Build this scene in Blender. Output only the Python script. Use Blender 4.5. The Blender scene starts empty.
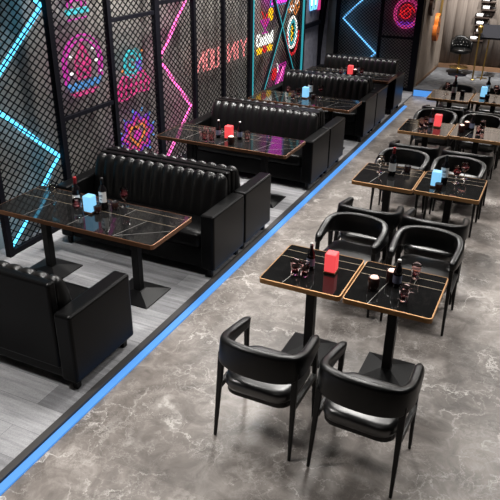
import bpy, bmesh, math, random
from mathutils import Vector, Matrix
random.seed(7)
PI = math.pi
scene = bpy.context.scene
COL = scene.collection

# ------------------------------------------------------------------ materials
MATS = {}
def srgb(r, g, b):
    f = lambda c: (c/255/12.92) if c/255 <= .04045 else ((c/255+.055)/1.055)**2.4
    return (f(r), f(g), f(b))
def mat(name, col=(.5, .5, .5), rough=.5, metal=0., emit=None, strength=1., trans=0., spec=.5, ior=1.45, coat=0.):
    m = bpy.data.materials.new(name); m.use_nodes = True
    b = m.node_tree.nodes['Principled BSDF']
    b.inputs['Base Color'].default_value = (*col, 1)
    b.inputs['Roughness'].default_value = rough
    b.inputs['Metallic'].default_value = metal
    b.inputs['Specular IOR Level'].default_value = spec
    b.inputs['IOR'].default_value = ior
    b.inputs['Transmission Weight'].default_value = trans
    b.inputs['Coat Weight'].default_value = coat
    if emit:
        b.inputs['Emission Color'].default_value = (*emit, 1)
        b.inputs['Emission Strength'].default_value = strength
    MATS[name] = m
    return m
class NT:
    def __init__(s, m): s.t = m.node_tree; s.b = s.t.nodes['Principled BSDF']
    def n(s, typ, **kw):
        o = s.t.nodes.new(typ)
        for k, v in kw.items(): setattr(o, k, v)
        return o
    def l(s, a, b): s.t.links.new(a, b)
    def coord(s, scale=(1, 1, 1), kind='Object'):
        c = s.n('ShaderNodeTexCoord'); mp = s.n('ShaderNodeMapping')
        mp.inputs['Scale'].default_value = scale
        s.l(c.outputs[kind], mp.inputs['Vector']); return mp.outputs['Vector']
    def noise(s, v, scale, detail=4, rough=.55, dist=0):
        o = s.n('ShaderNodeTexNoise'); s.l(v, o.inputs['Vector'])
        o.inputs['Scale'].default_value = scale; o.inputs['Detail'].default_value = detail
        o.inputs['Roughness'].default_value = rough; o.inputs['Distortion'].default_value = dist
        return o
    def ramp(s, f, stops):
        o = s.n('ShaderNodeValToRGB'); s.l(f, o.inputs['Fac'])
        e = o.color_ramp.elements
        while len(e) < len(stops): e.new(.5)
        for x, (p, c) in zip(e, stops): x.position = p; x.color = (*c, 1) if len(c) == 3 else c
        return o.outputs['Color']
    def math(s, op, a, b=None):
        o = s.n('ShaderNodeMath', operation=op)
        for i, x in enumerate((a, b)):
            if x is None: continue
            if isinstance(x, (int, float)): o.inputs[i].default_value = x
            else: s.l(x, o.inputs[i])
        return o.outputs[0]
    def mix(s, f, a, b, mode='MIX'):
        o = s.n('ShaderNodeMix', data_type='RGBA', blend_type=mode)
        for k, x in ((0, f), (6, a), (7, b)):
            if isinstance(x, (int, float)): o.inputs[k].default_value = x
            elif isinstance(x, tuple): o.inputs[k].default_value = (*x, 1)
            else: s.l(x, o.inputs[k])
        return o.outputs[2]
    def bump(s, h, strength=.2, dist=.01):
        o = s.n('ShaderNodeBump'); s.l(h, o.inputs['Height'])
        o.inputs['Strength'].default_value = strength; o.inputs['Distance'].default_value = dist
        s.l(o.outputs['Normal'], s.b.inputs['Normal'])

def leather(name, col, rough, bump=.12, ior=1.3):
    m = mat(name, col, rough, ior=ior); N = NT(m)
    v = N.coord()
    a = N.noise(v, 90, 3)
    N.bump(a.outputs['Fac'], bump, .004)
    return m
leather('leather', (.003, .003, .0032), .30, .06, 1.2)
leather('tufted_leather', (.004, .004, .0042), .33, .06, 1.45)
leather('seat_leather', (.006, .006, .0062), .33, .04, 1.9)
leather('chair_leather', (.0035, .0035, .0037), .32, .04, 1.38)
mat('black_metal', (.006, .006, .0065), .42, ior=1.28)
mat('chair_leg_metal', (.010, .0095, .009), .45, ior=1.35)
mat('frame_metal', (.004, .004, .007), .6, ior=1.2)
mat('mesh_metal', (.004, .004, .005), .6, ior=1.2)
mat('brass', (.34, .185, .08), .5, metal=.7)
mat('gold', (.50, .33, .10), .32, metal=1.)
mat('copper_edge', (.20, .095, .05), .4, metal=.75)
mat('inlay', (.34, .27, .19), .3, metal=.3)
mat('white_inlay', (.22, .21, .2), .35)
# marble table top
m = mat('table_marble', (.006, .006, .006), .06, ior=1.42); N = NT(m)
v = N.coord((1, 1, 1), 'Object')
nz = N.noise(v, 5, 6, .6, 1.2)
ridge = N.math('ABSOLUTE', N.math('SUBTRACT', nz.outputs['Fac'], .5))
N.l(N.ramp(ridge, [(0, (.016, .015, .015)), (.012, (.008, .008, .008)), (1, (.005, .005, .005))]), N.b.inputs['Base Color'])
# floor marble
m = mat('floor_marble', (.2, .2, .2), .34, spec=.4); N = NT(m)
v = N.coord((1, 1, 1), 'Object')
wob = N.noise(v, 3.0, 6, .65)
vadd = N.n('ShaderNodeVectorMath', operation='MULTIPLY_ADD')
N.l(wob.outputs['Color'], vadd.inputs[0]); vadd.inputs[1].default_value = (.75, .75, .0); N.l(v, vadd.inputs[2])
vv = vadd.outputs[0]
cl1 = N.noise(v, 1.3, 3, .5, .4)
cl2 = N.noise(v, 5.0, 8, .66, 1.2)
cl = N.math('ADD', N.math('MULTIPLY', cl1.outputs['Fac'], .45), N.math('MULTIPLY', cl2.outputs['Fac'], .55))
base = N.ramp(cl, [(.34, srgb(88, 82, 78)), (.5, srgb(124, 117, 112)), (.66, srgb(162, 155, 150))])
def vor(sc, stops):
    vo = N.n('ShaderNodeTexVoronoi', feature='DISTANCE_TO_EDGE'); vo.inputs['Scale'].default_value = sc; N.l(vv, vo.inputs['Vector'])
    return N.ramp(vo.outputs['Distance'], stops)
v1 = vor(1.9, [(0, (.95,)*3), (.007, (.45,)*3), (.03, (0,)*3)])
v2 = vor(5.2, [(0, (.62,)*3), (.012, (.24,)*3), (.04, (0,)*3)])
v3 = vor(10.5, [(0, (.26,)*3), (.03, (.1,)*3), (.09, (0,)*3)])
m1 = N.ramp(N.noise(v, 1.7, 3).outputs['Fac'], [(.46, (0,)*3), (.62, (1,)*3)])
m2 = N.ramp(N.noise(v, 2.3, 4).outputs['Fac'], [(.44, (0,)*3), (.60, (1,)*3)])
m3 = N.ramp(N.noise(v, 2.9, 4).outputs['Fac'], [(.42, (0,)*3), (.60, (1,)*3)])
veins = N.math('ADD', N.math('ADD', N.math('MULTIPLY', v1, m1), N.math('MULTIPLY', v2, m2)), N.math('MULTIPLY', v3, m3))
tile = N.n('ShaderNodeTexBrick'); N.l(v, tile.inputs['Vector'])
tile.inputs['Scale'].default_value = 1; tile.inputs['Brick Width'].default_value = 1.2; tile.inputs['Row Height'].default_value = 1.2
tile.inputs['Mortar Size'].default_value = .0008; tile.inputs['Color1'].default_value = (.84, .84, .84, 1); tile.inputs['Color2'].default_value = (1.12, 1.12, 1.12, 1)
tile.inputs['Mortar'].default_value = (.75, .75, .75, 1); tile.offset = .5
col = N.mix(veins, base, srgb(214, 209, 204))
N.l(N.mix(1., col, tile.outputs['Color'], 'MULTIPLY'), N.b.inputs['Base Color'])
# booth carpet planks
m = mat('booth_planks', (.2, .2, .2), .8, spec=.2); N = NT(m)
v = N.coord((1, 1, 1), 'Object')
br = N.n('ShaderNodeTexBrick'); N.l(v, br.inputs['Vector'])
br.inputs['Scale'].default_value = 1; br.inputs['Brick Width'].default_value = .95; br.inputs['Row Height'].default_value = .235
br.inputs['Mortar Size'].default_value = .0015; br.inputs['Color1'].default_value = (*srgb(126, 126, 129), 1); br.inputs['Color2'].default_value = (*srgb(172, 172, 175), 1)
br.inputs['Mortar'].default_value = (*srgb(112, 112, 114), 1)
st = N.noise(N.coord((2.2, 26, 1)), 1.0, 5, .6)
fine = N.noise(v, 150, 2)
c1 = N.mix(.6, br.outputs['Color'], N.ramp(st.outputs['Fac'], [(.3, (.52,)*3), (.7, (1.35,)*3)]), 'MULTIPLY')
N.l(N.mix(.5, c1, N.ramp(fine.outputs['Fac'], [(.3, (.7,)*3), (.7, (1.25,)*3)]), 'MULTIPLY'), N.b.inputs['Base Color'])
N.bump(fine.outputs['Fac'], .3, .004)
# stage carpet
m = mat('stage_carpet', (.2, .2, .2), .9, spec=.1); N = NT(m)
f = N.noise(N.coord(), 9, 6)
N.l(N.ramp(f.outputs['Fac'], [(.3, srgb(84, 85, 88)), (.7, srgb(122, 123, 126))]), N.b.inputs['Base Color'])
# walls
def wallmat(name, a, b, sc=3):
    m = mat(name, a, .85, spec=.2); N = NT(m)
    f = N.noise(N.coord(), sc, 6)
    N.l(N.ramp(f.outputs['Fac'], [(.3, a), (.7, b)]), N.b.inputs['Base Color'])
    N.bump(N.noise(N.coord(), 40, 3).outputs['Fac'], .15, .01)
wallmat('backing_wall', srgb(148, 144, 140), srgb(168, 163, 157))
wallmat('stage_wall', srgb(136, 124, 114), srgb(158, 146, 135))
wallmat('dark_wall', srgb(26, 26, 28), srgb(34, 34, 36))
wallmat('grey_panel', srgb(112, 112, 124), srgb(138, 138, 150), 8)
m = mat('drape', srgb(128, 118, 110), .9, spec=.15); N = NT(m)
f = N.noise(N.coord((60, 60, 1.5)), 1, 4)
N.l(N.ramp(f.outputs['Fac'], [(.3, srgb(118, 108, 102)), (.7, srgb(146, 136, 128))]), N.b.inputs['Base Color'])
mat('wood_trim', srgb(112, 84, 62), .6)
mat('nosing', srgb(58, 56, 56), .55)
mat('shelf_wood', srgb(52, 40, 34), .6)
def wood(name, a, b):
    m = mat(name, a, .3); N = NT(m)
    f = N.noise(N.coord((3, 30, 3)), 1, 4)
    N.l(N.ramp(f.outputs['Fac'], [(.3, a), (.7, b)]), N.b.inputs['Base Color'])
wood('guitar_amber', srgb(168, 78, 28), srgb(204, 116, 46))
wood('guitar_brown', srgb(52, 34, 26), srgb(78, 48, 34))
mat('bottle_glass', (.006, .005, .006), .06, spec=.6)
mat('red_foil', srgb(150, 30, 36), .35, metal=.3)
mat('black_foil', (.01, .01, .011), .35)
mat('white_cap', srgb(200, 198, 196), .35, metal=.4)
mat('paper_label', srgb(226, 224, 222), .6)
mat('grey_label', srgb(120, 126, 150), .5)
mat('label_ink', srgb(60, 52, 60), .6)
mat('clear_glass', (1, .97, .95), .02, trans=1., ior=1.16)
mat('pink_glass', (.95, .72, .70), .03, trans=1., ior=1.18)
mat('wine', (.045, .006, .009), .06, spec=.6)
mat('dark_cup_glass', (.035, .014, .012), .08, spec=.7)
mat('candle_wax', srgb(240, 215, 205), .5, emit=(1., .62, .50), strength=.9)
mat('steel_button', (.75, .74, .72), .25, metal=1.)
def glow(name, c, s):
    mat(name, tuple(x*.3 for x in c), .5, emit=c, strength=s)
glow('lamp_red', srgb(255, 84, 88), .85)
glow('lamp_blue', srgb(140, 212, 255), .9)
glow('led_blue', (.085, .31, .80), .95)
glow('neon_blue', srgb(95, 208, 255), 2.2)
glow('neon_ice', srgb(110, 190, 255), 1.7)
glow('neon_pink', srgb(255, 112, 192), 2.1)
glow('neon_magenta', srgb(225, 60, 190), .8)
glow('neon_hot', srgb(240, 70, 150), .75)
glow('neon_rose', srgb(245, 145, 145), 1.25)
glow('neon_teal', srgb(70, 205, 215), .9)
glow('neon_cyan', srgb(50, 165, 178), .75)
glow('neon_sky', srgb(90, 160, 225), .8)
glow('neon_board', srgb(230, 60, 215), 2.6)
glow('neon_white', srgb(245, 245, 240), 1.7)
glow('neon_yellow', srgb(255, 200, 30), 1.5)
glow('neon_red', srgb(225, 35, 45), 1.2)
glow('neon_orange', srgb(250, 150, 70), .8)
glow('neon_violet', srgb(140, 60, 215), .8)
mat('neon_back', srgb(70, 10, 60), .5)
mat('neon_back_red', srgb(70, 20, 26), .5)

# ------------------------------------------------------------------ mesh helpers
def new_obj(name, bm, material, parent=None, smooth=False, bevel=0, seg=2):
    if isinstance(material, str): material = MATS[material]
    me = bpy.data.meshes.new(name)
    bmesh.ops.recalc_face_normals(bm, faces=bm.faces)
    if smooth:
        for f in bm.faces: f.smooth = True
    bm.to_mesh(me); bm.free()
    me.materials.append(material)
    o = bpy.data.objects.new(name, me); COL.objects.link(o)
    if parent is not None: o.parent = parent
    if bevel:
        md = o.modifiers.new('Bevel', 'BEVEL'); md.width = bevel; md.segments = seg
        md.limit_method = 'ANGLE'; md.angle_limit = math.radians(40)
    return o
def B(): return bmesh.new()
def box(bm, x0, x1, y0, y1, z0, z1, M=None):
    vs = [Vector((x, y, z)) for z in (z0, z1) for y in (y0, y1) for x in (x0, x1)]
    if M: vs = [M @ v for v in vs]
    v = [bm.verts.new(c) for c in vs]
    for f in ((0, 2, 3, 1), (4, 5, 7, 6), (0, 1, 5, 4), (2, 6, 7, 3), (0, 4, 6, 2), (1, 3, 7, 5)):
        bm.faces.new([v[i] for i in f])
    return bm
def lathe(bm, prof, n=20, c=(0, 0, 0)):
    rings = []
    for r, z in prof:
        if r <= 1e-6: rings.append([bm.verts.new((c[0], c[1], c[2]+z))])
        else: rings.append([bm.verts.new((c[0]+r*math.cos(2*PI*i/n), c[1]+r*math.sin(2*PI*i/n), c[2]+z)) for i in range(n)])
    for a, b in zip(rings, rings[1:]):
        for i in range(n):
            j = (i+1) % n
            if len(a) == 1 and len(b) == 1: continue
            if len(a) == 1: bm.faces.new((a[0], b[i], b[j]))
            elif len(b) == 1: bm.faces.new((a[i], a[j], b[0]))
            else: bm.faces.new((a[i], a[j], b[j], b[i]))
    if len(rings[0]) > 1: bm.faces.new(rings[0][::-1])
    if len(rings[-1]) > 1: bm.faces.new(rings[-1])
    return bm
def tube(bm, pts, r, n=6, closed=False, r2=None):
    pts = [Vector(p) for p in pts]; N_ = len(pts); rings = []
    up0 = None
    for i, p in enumerate(pts):
        a = pts[(i-1) % N_] if (closed or i > 0) else p
        b = pts[(i+1) % N_] if (closed or i < N_-1) else p
        t = (b-a).normalized()
        up = Vector((0, 0, 1)) if abs(t.z) < .9 else Vector((1, 0, 0))
        if up0 is not None: up = up0
        s = t.cross(up)
        if s.length < 1e-4: s = t.cross(Vector((0, 1, .3)))
        s.normalize(); u = s.cross(t).normalized(); up0 = u
        rr = r if r2 is None else r+(r2-r)*i/max(1, N_-1)
        rings.append([bm.verts.new(p+s*rr*math.cos(2*PI*k/n)+u*rr*math.sin(2*PI*k/n)) for k in range(n)])
    m = N_ if closed else N_-1
    for i in range(m):
        a, b = rings[i], rings[(i+1) % N_]
        for k in range(n):
            bm.faces.new((a[k], a[(k+1) % n], b[(k+1) % n], b[k]))
    if not closed:
        bm.faces.new(rings[0][::-1]); bm.faces.new(rings[-1])
    return bm
def bar(bm, p, q, w, d, up=(0, 0, 1), w2=None, d2=None):
    p, q = Vector(p), Vector(q); t = (q-p).normalized(); up = Vector(up)
    s = t.cross(up)
    if s.length < 1e-4: s = t.cross(Vector((0, 1, 0)))
    s.normalize(); u = s.cross(t).normalized()
    w2 = w if w2 is None else w2; d2 = d if d2 is None else d2
    v = []
    for c, ww, dd in ((p, w, d), (q, w2, d2)):
        for a, b in ((-1, -1), (1, -1), (1, 1), (-1, 1)): v.append(bm.verts.new(c+s*a*ww/2+u*b*dd/2))
    for f in ((3, 2, 1, 0), (4, 5, 6, 7), (0, 1, 5, 4), (1, 2, 6, 5), (2, 3, 7, 6), (3, 0, 4, 7)): bm.faces.new([v[i] for i in f])
    return bm
def loft(bm, rings, cap=True):
    R_ = [[bm.verts.new(p) for p in r] for r in rings]; n = len(R_[0])
    for a, b in zip(R_, R_[1:]):
        for k in range(n): bm.faces.new((a[k], a[(k+1) % n], b[(k+1) % n], b[k]))
    if cap: bm.faces.new(R_[0][::-1]); bm.faces.new(R_[-1])
    return bm
def rrect(w, d, r, n=4):
    out = []
    for cx, cy, a0 in ((w/2-r, d/2-r, 0), (-w/2+r, d/2-r, 90), (-w/2+r, -d/2+r, 180), (w/2-r, -d/2+r, 270)):
        for i in range(n+1):
            a = math.radians(a0+90*i/n); out.append((cx+r*math.cos(a), cy+r*math.sin(a)))
    return out
def thing(name, label, cat, loc=(0, 0, 0), rz=0, group=None):
    o = bpy.data.objects.new(name, None); COL.objects.link(o)
    o.location = loc; o.rotation_euler = (0, 0, rz); o.empty_display_size = .1
    o['label'] = label; o['category'] = cat
    if group: o['group'] = group
    return o
def tag(o, label, cat, group=None):
    o['label'] = label; o['category'] = cat
    if group: o['group'] = group
    return o
def struct(o): o['kind'] = 'structure'; return o
def dup(root, loc, rz, label, group=None):
    r = root.copy(); COL.objects.link(r); r.location = loc; r.rotation_euler = (0, 0, rz); r['label'] = label
    if group: r['group'] = group
    for ch in list(root.children):
        c = ch.copy(); COL.objects.link(c); c.parent = r
        for g in list(ch.children):
            d = g.copy(); COL.objects.link(d); d.parent = c
    return r
class Kind:
    """first placement moves the prototype, later ones copy it"""
    def __init__(s, make): s.make = make; s.root = None
    def put(s, loc, rz, label, group=None):
        if s.root is None:
            s.root = s.make(); s.root.location = loc; s.root.rotation_euler = (0, 0, rz); s.root['label'] = label
            if group: s.root['group'] = group
            return s.root
        return dup(s.root, loc, rz, label, group)

# ------------------------------------------------------------------ setting
BZ = .03            # booth platform height
LW = -4.66          # lattice plane
struct(new_obj('floor', box(B(), -2.56, 3.4, -1.8, 16.4, -.1, 0), 'floor_marble'))
struct(new_obj('floor_booth', box(B(), -4.95, -2.615, -1.8, 13.75, -.1, BZ), 'booth_planks'))
struct(new_obj('trim_1', box(B(), -2.615, -2.56, -1.8, 12.45, -.1, BZ+.004), 'nosing'))
struct(new_obj('floor_stage', box(B(), -2.62, 3.4, 13.4, 16.4, 0, .14), 'stage_carpet'))
struct(new_obj('floor_landing', box(B(), -2.615, -2.56, 12.45, 13.75, -.1, 0), 'floor_marble'))
struct(new_obj('wall_left', box(B(), -4.96, -4.86, -1.8, 13.75, 0, 4.1), 'backing_wall'))
struct(new_obj('wall_back', box(B(), -4.96, -2.74, 13.75, 13.85, 0, 4.1), 'backing_wall'))
struct(new_obj('wall_stage', box(B(), -2.74, -2.62, 13.62, 16.1, .0, 4.1), 'stage_wall'))
bm = B()
n = 400; x0, x1 = -2.62, 3.4
fr = [(x0+(x1-x0)*i/n) for i in range(n+1)]
def fold(x): return 16.05-.035*(abs(math.sin((x+2.62)*PI/.23))**.7)-.02*math.sin(x*5.1)
a = [bm.verts.new((x, fold(x), .14)) for x in fr]; b = [bm.verts.new((x, fold(x), 4.1)) for x in fr]
c = [bm.verts.new((x, 16.2, .14)) for x in fr]; d = [bm.verts.new((x, 16.2, 4.1)) for x in fr]
for i in range(n):
    bm.faces.new((a[i], a[i+1], b[i+1], b[i])); bm.faces.new((c[i+1], c[i], d[i], d[i+1]))
    bm.faces.new((b[i], b[i+1], d[i+1], d[i])); bm.faces.new((a[i+1], a[i], c[i], c[i+1]))
bm.faces.new((a[0], b[0], d[0], c[0])); bm.faces.new((a[n], c[n], d[n], b[n]))
struct(new_obj('wall_drape', bm, 'drape', smooth=True))
struct(new_obj('baseboard_back', box(B(), -2.60, 3.4, 15.95, 16.0, .14, .24), 'wood_trim'))
struct(new_obj('baseboard_stage', box(B(), -2.62, -2.605, 13.62, 15.95, .14, .19), 'wood_trim'))
struct(new_obj('wall_right', box(B(), 3.4, 3.5, -1.8, 16.4, 0, 4.1), 'dark_wall'))
struct(new_obj('wall_rear', box(B(), -4.96, 3.5, -1.9, -1.8, 0, 4.1), 'dark_wall'))
struct(new_obj('ceiling', box(B(), -4.96, 3.5, -1.9, 16.4, 4.1, 4.2), 'dark_wall'))

# LED strips on the floor
o = new_obj('led_strip', box(B(), -2.558, -2.50, -1.8, 12.4, 0.0, .016), 'led_blue')
tag(o, 'blue glowing light strip along the edge of the booth platform', 'light strip')
o = new_obj('led_strip', box(B(), -2.60, -2.12, 13.375, 13.4, .0, .115), 'led_blue')
tag(o, 'short blue glowing light strip on the stage step by the lattice corner', 'light strip')

# ------------------------------------------------------------------ lattice screens
TOP = 2.95
def lattice(u0, u1, v0, v1, pu, pv, w, place, depth=.008):
    bm = B()
    sl = pv/pu
    H = v1-v0; W_ = u1-u0
    for sgn in (1, -1):
        k = -int(H/pv)-2
        while k < int((W_/pu))+int(H/pv)+3:
            # u = k*pu + sgn*(v/sl)
            a = (k*pu, 0.); b_ = (k*pu+sgn*H/sl, H)
            # clip to 0..W
            t0, t1 = 0., 1.; du = b_[0]-a[0]
            lo, hi = (0-a[0])/du, (W_-a[0])/du
            if lo > hi: lo, hi = hi, lo
            t0, t1 = max(t0, lo), min(t1, hi)
            if t1-t0 > .004:
                p = place(u0+a[0]+du*t0, v0+H*t0); q = place(u0+a[0]+du*t1, v0+H*t1)
                up = Vector(place(0, 0, 1))-Vector(place(0, 0, 0))
                bar(bm, p, q, w, depth, up=up)
            k += 1
    return bm
def onleft(u, v, d=0.): return (LW+d, u, v)
FY = 13.6
def onfar(u, v, d=0.): return (u, FY-d, v)
def post(y, w=.055, label='', name='steel_post', x=LW, z1=TOP+.05, wx=.06):
    o = new_obj(name, box(B(), x-.03, x-.03+wx, y-w/2, y+w/2, BZ, z1), 'frame_metal')
    return tag(o, label, 'post', 'steel posts of the lattice partition')
post(4.22, .06, 'black post at the left edge of the lattice holding the blue zigzag')
post(5.19, .075, 'black post between the blue zigzag and the pink arch sign')
post(6.14, .065, 'black post between the pink arch sign and the pink cupcake sign')
post(7.11, .10, 'thick black post between the cupcake sign and the pink zigzag')
post(8.04, .065, 'black post between the pink zigzag and the rose lettering')
post(8.92, .06, 'slim black post standing in front of the rose lettering')
post(9.86, .10, 'black post right after the rose lettering, beside the teal strip')
post(12.28, .08, 'black post beyond the oval neon sign, edged by a teal strip')
post(13.3, .07, 'dark post between the two plain grey panels near the corner')
def screen(y0, y1, label, rails, w=.0112):
    t = thing('lattice_screen', label, 'screen', (LW, (y0+y1)/2, BZ), 0, 'lattice screens of the partition')
    y0 += .008; y1 -= .008; cy = (y0+y1)/2
    pl = lambda u, v, d=0.: (d, u-cy, v-BZ)
    new_obj('lattice', lattice(y0, y1, .08, TOP, .106, .080, w, pl), 'mesh_metal', t)
    new_obj('bottom_rail', box(B(), -.02, .02, y0-cy, y1-cy, 0, .06), 'frame_metal', t)
    new_obj('top_rail', box(B(), -.02, .02, y0-cy, y1-cy, TOP-BZ-.02, TOP-BZ+.03), 'frame_metal', t)
    for z in rails: new_obj('middle_rail', box(B(), -.022, .022, y0-cy, y1-cy, z-.022-BZ, z+.022-BZ), 'frame_metal', t)
screen(4.25, 5.153, 'black diamond lattice screen over the blue zigzag light', [])
screen(5.228, 6.107, 'black diamond lattice screen over the pink arch neon sign', [1.2])
screen(6.173, 7.06, 'black diamond lattice screen over the pink cupcake neon sign', [2.10])
screen(7.16, 8.007, 'black diamond lattice screen over the pink zigzag light', [2.2])
screen(8.073, 8.89, 'black diamond lattice screen over the left half of the rose lettering', [], .009)
screen(8.95, 9.81, 'black diamond lattice screen over the right half of the rose lettering', [], .009)
screen(9.98, 12.20, 'wide black diamond lattice screen with a crossed brace', [], .0068)
def farscreen(xa, xb, label, rails):
    xa += .006; xb -= .006; cx = (xa+xb)/2
    t = thing('lattice_screen', label, 'screen', (cx, FY, BZ), 0, 'lattice screens of the partition')
    pl = lambda u, v, d=0.: (u-cx, -d, v-BZ)
    new_obj('lattice', lattice(xa, xb, .08, TOP, .074, .063, .0105, pl), 'mesh_metal', t)
    new_obj('bottom_rail', box(B(), xa-cx, xb-cx, -.02, .02, 0, .06), 'frame_metal', t)
    new_obj('top_rail', box(B(), xa-cx, xb-cx, -.02, .02, TOP-BZ-.02, TOP-BZ+.03), 'frame_metal', t)
    for z in rails: new_obj('middle_rail', box(B(), xa-cx, xb-cx, -.022, .022, z-.022-BZ, z+.022-BZ), 'frame_metal', t)
farscreen(-4.36, -3.50, 'black lattice screen at the far end behind the blue zigzag tube', [])
farscreen(-3.44, -2.78, 'black lattice screen at the far end over the round pink neon', [1.08])
def fpost(x, w, label):
    tag(new_obj('steel_post', box(B(), x-w/2, x+w/2, FY-.03, FY+.03, BZ, TOP+.05), 'frame_metal'), label, 'post', 'steel posts of the lattice partition')
fpost(-4.40, .08, 'black corner post left of the far blue zigzag tube')
fpost(-3.47, .06, 'black post between the far blue zigzag and the round pink neon')
fpost(-2.72, .12, 'black end post of the far lattice beside the guitar wall')
# plain grey panels past the lattice
t = thing('wall_panel', 'plain grey panel with a dark crossbar below the bottle-shaped neon', 'panel', (LW-.06, 12.79, BZ), 0, 'grey panels near the corner')
new_obj('board', box(B(), -.02, .02, -.47, .475, 0, TOP), 'grey_panel', t)
new_obj('crossbar', box(B(), .02, .08, -.47, .475, 1.25, 1.33), 'frame_metal', t)
t = thing('wall_panel', 'plain grey-blue panel with a leaning dark brace in the far corner', 'panel', (LW-.03, 13.45, BZ), math.radians(-24), 'grey panels near the corner')
new_obj('board', box(B(), -.02, .02, -.13, .15, 0, TOP), 'grey_panel', t)
new_obj('brace', bar(B(), (.045, -.12, .25), (.045, .14, 2.4), .05, .03, up=(1, 0, 0)), 'frame_metal', t)
# crossed brace with teal edges
t = thing('cross_brace', 'black crossed brace with teal lit edges over the wide lattice', 'brace', (LW, 11.06, 1.42))
def xbar(p, q):
    p = (.035, p[0]-11.06, p[1]-1.42); q = (.035, q[0]-11.06, q[1]-1.42)
    b = new_obj('brace_bar', bar(B(), p, q, .07, .025, up=(1, 0, 0)), 'frame_metal', t)
    P, Q = Vector(p), Vector(q); s = (Q-P).normalized().cross(Vector((1, 0, 0)))
    if s.y < 0: s = -s
    off = s*.042+Vector((.012, 0, 0))
    new_obj('light_strip', bar(B(), P+off, Q+off, .018, .012, up=(1, 0, 0)), 'neon_cyan', b)
xbar((10.05, 2.9), (12.08, .05)); xbar((12.12, 2.9), (10.02, .08))
for y, lab in ((9.945, 'vertical teal light strip beside the cocktail sign'), (12.225, 'vertical teal light strip right of the oval neon sign')):
    tag(new_obj('light_strip', box(B(), LW+.0, LW+.03, y-.015, y+.015, BZ+.02, TOP), 'neon_cyan'), lab, 'light strip', 'teal strips on the posts')

# ------------------------------------------------------------------ neon
NX = -4.72
def nb(*polys, r=.011, closed=False, x=0.):
    bm = B()
    for p in polys: tube(bm, [(x, y, z) for y, z in p], r, 6, closed)
    return bm
def circ(cy, cz, ry, rz, n=24, a0=0, a1=360):
    return [(cy+ry*math.cos(math.radians(a0+(a1-a0)*i/n)), cz+rz*math.sin(math.radians(a0+(a1-a0)*i/n))) for i in range(n if a1-a0 == 360 else n+1)]
def led_zig(pts, matname, label, w=.034, plane='left'):
    bm = B()
    for p, q in zip(pts, pts[1:]):
        P = Vector(((LW-.05, p[0], p[1]) if plane == 'left' else (p[0], FY+.05, p[1])))
        Q = Vector(((LW-.05, q[0], q[1]) if plane == 'left' else (q[0], FY+.05, q[1])))
        bar(bm, P, Q, w, .02, up=(1, 0, 0) if plane == 'left' else (0, 1, 0))
    return tag(new_obj('zigzag_light', bm, matname), label, 'neon light')
led_zig([(4.28, 2.93), (5.17, 2.34), (4.25, 1.61), (5.15, .81), (4.28, .06)], 'neon_blue', 'bright blue zigzag light tube behind the left lattice', .042)
led_zig([(7.22, 2.93), (8.0, 2.24), (7.225, 1.5), (8.0, .73), (7.22, .09)], 'neon_pink', 'bright pink zigzag light tube behind the lattice', .042)
led_zig([(-3.55, 2.1), (-4.30, 1.38), (-3.54, .72), (-4.3, .06)], 'neon_ice', 'pale blue zigzag light tube on the far end lattice', .03, 'far')

def sign(name, label, y, z, x=NX):
    t = thing(name, label, 'neon sign', (x, y, z))
    bm = B(); bar(bm, (-.005, 0, .06), (-4.86-x, 0, .06), .02, .02)
    new_obj('mount', bm, 'frame_metal', t)
    return t
# top sign (hat shape), partly above the frame
t = sign('neon_sign', 'small pink and teal neon sign above the pink arch', 5.71, 2.28)
new_obj('teal_band', nb([(-.18, -.06), (.18, -.05)], [(-.18, -.03), (.18, -.02)], r=.016), 'neon_teal', t)
new_obj('pink_dome', nb(circ(0, .0, .15, .32, 20, 0, 180), circ(0, 0, .08, .26, 16, 0, 180), [(-.16, -.12), (.16, -.11)], [(-.1, .06), (.1, .07)], r=.010), 'neon_magenta', t)
# arch
t = sign('neon_sign', 'pink arch neon sign with a pink drink glass and blue base', 5.72, 1.42)
new_obj('arch', nb([(-.31, .10)]+circ(0, .28, .33, .30, 24, 180, 0)+[(.31, .10)], [(-.26, .12)]+circ(0, .28, .28, .245, 24, 180, 0)+[(.26, .12)], r=.012), 'neon_magenta', t)
new_obj('drink', nb([(-.1, .13), (-.13, .30), (0, .50), (.12, .30), (.1, .13), (-.1, .13)], [(-.07, .16), (.08, .33)], [(.07, .16), (-.08, .33)], [(0, .2), (0, .46)], [(-.1, .26), (.1, .26)], r=.012), 'neon_hot', t)
new_obj('base_waves', nb([(-.28+.56*i/28, .07+.025*math.sin(i*1.4)) for i in range(29)], [(-.28+.56*i/28, .035+.025*math.sin(i*1.4+1)) for i in range(29)], r=.012), 'neon_sky', t)
new_obj('base_line', nb([(-.24, -.02), (.22, -.02)], [(-.18, -.05), (.16, -.05)], r=.011), 'neon_hot', t)
new_obj('sparkles', nb([(-.2, .38), (-.17, .38)], [(.17, .42), (.2, .42)], [(-.22, .2), (-.19, .2)], [(.22, .28), (.25, .28)], [(.3, .15), (.32, .15)], r=.014), 'neon_white', t)
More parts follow.
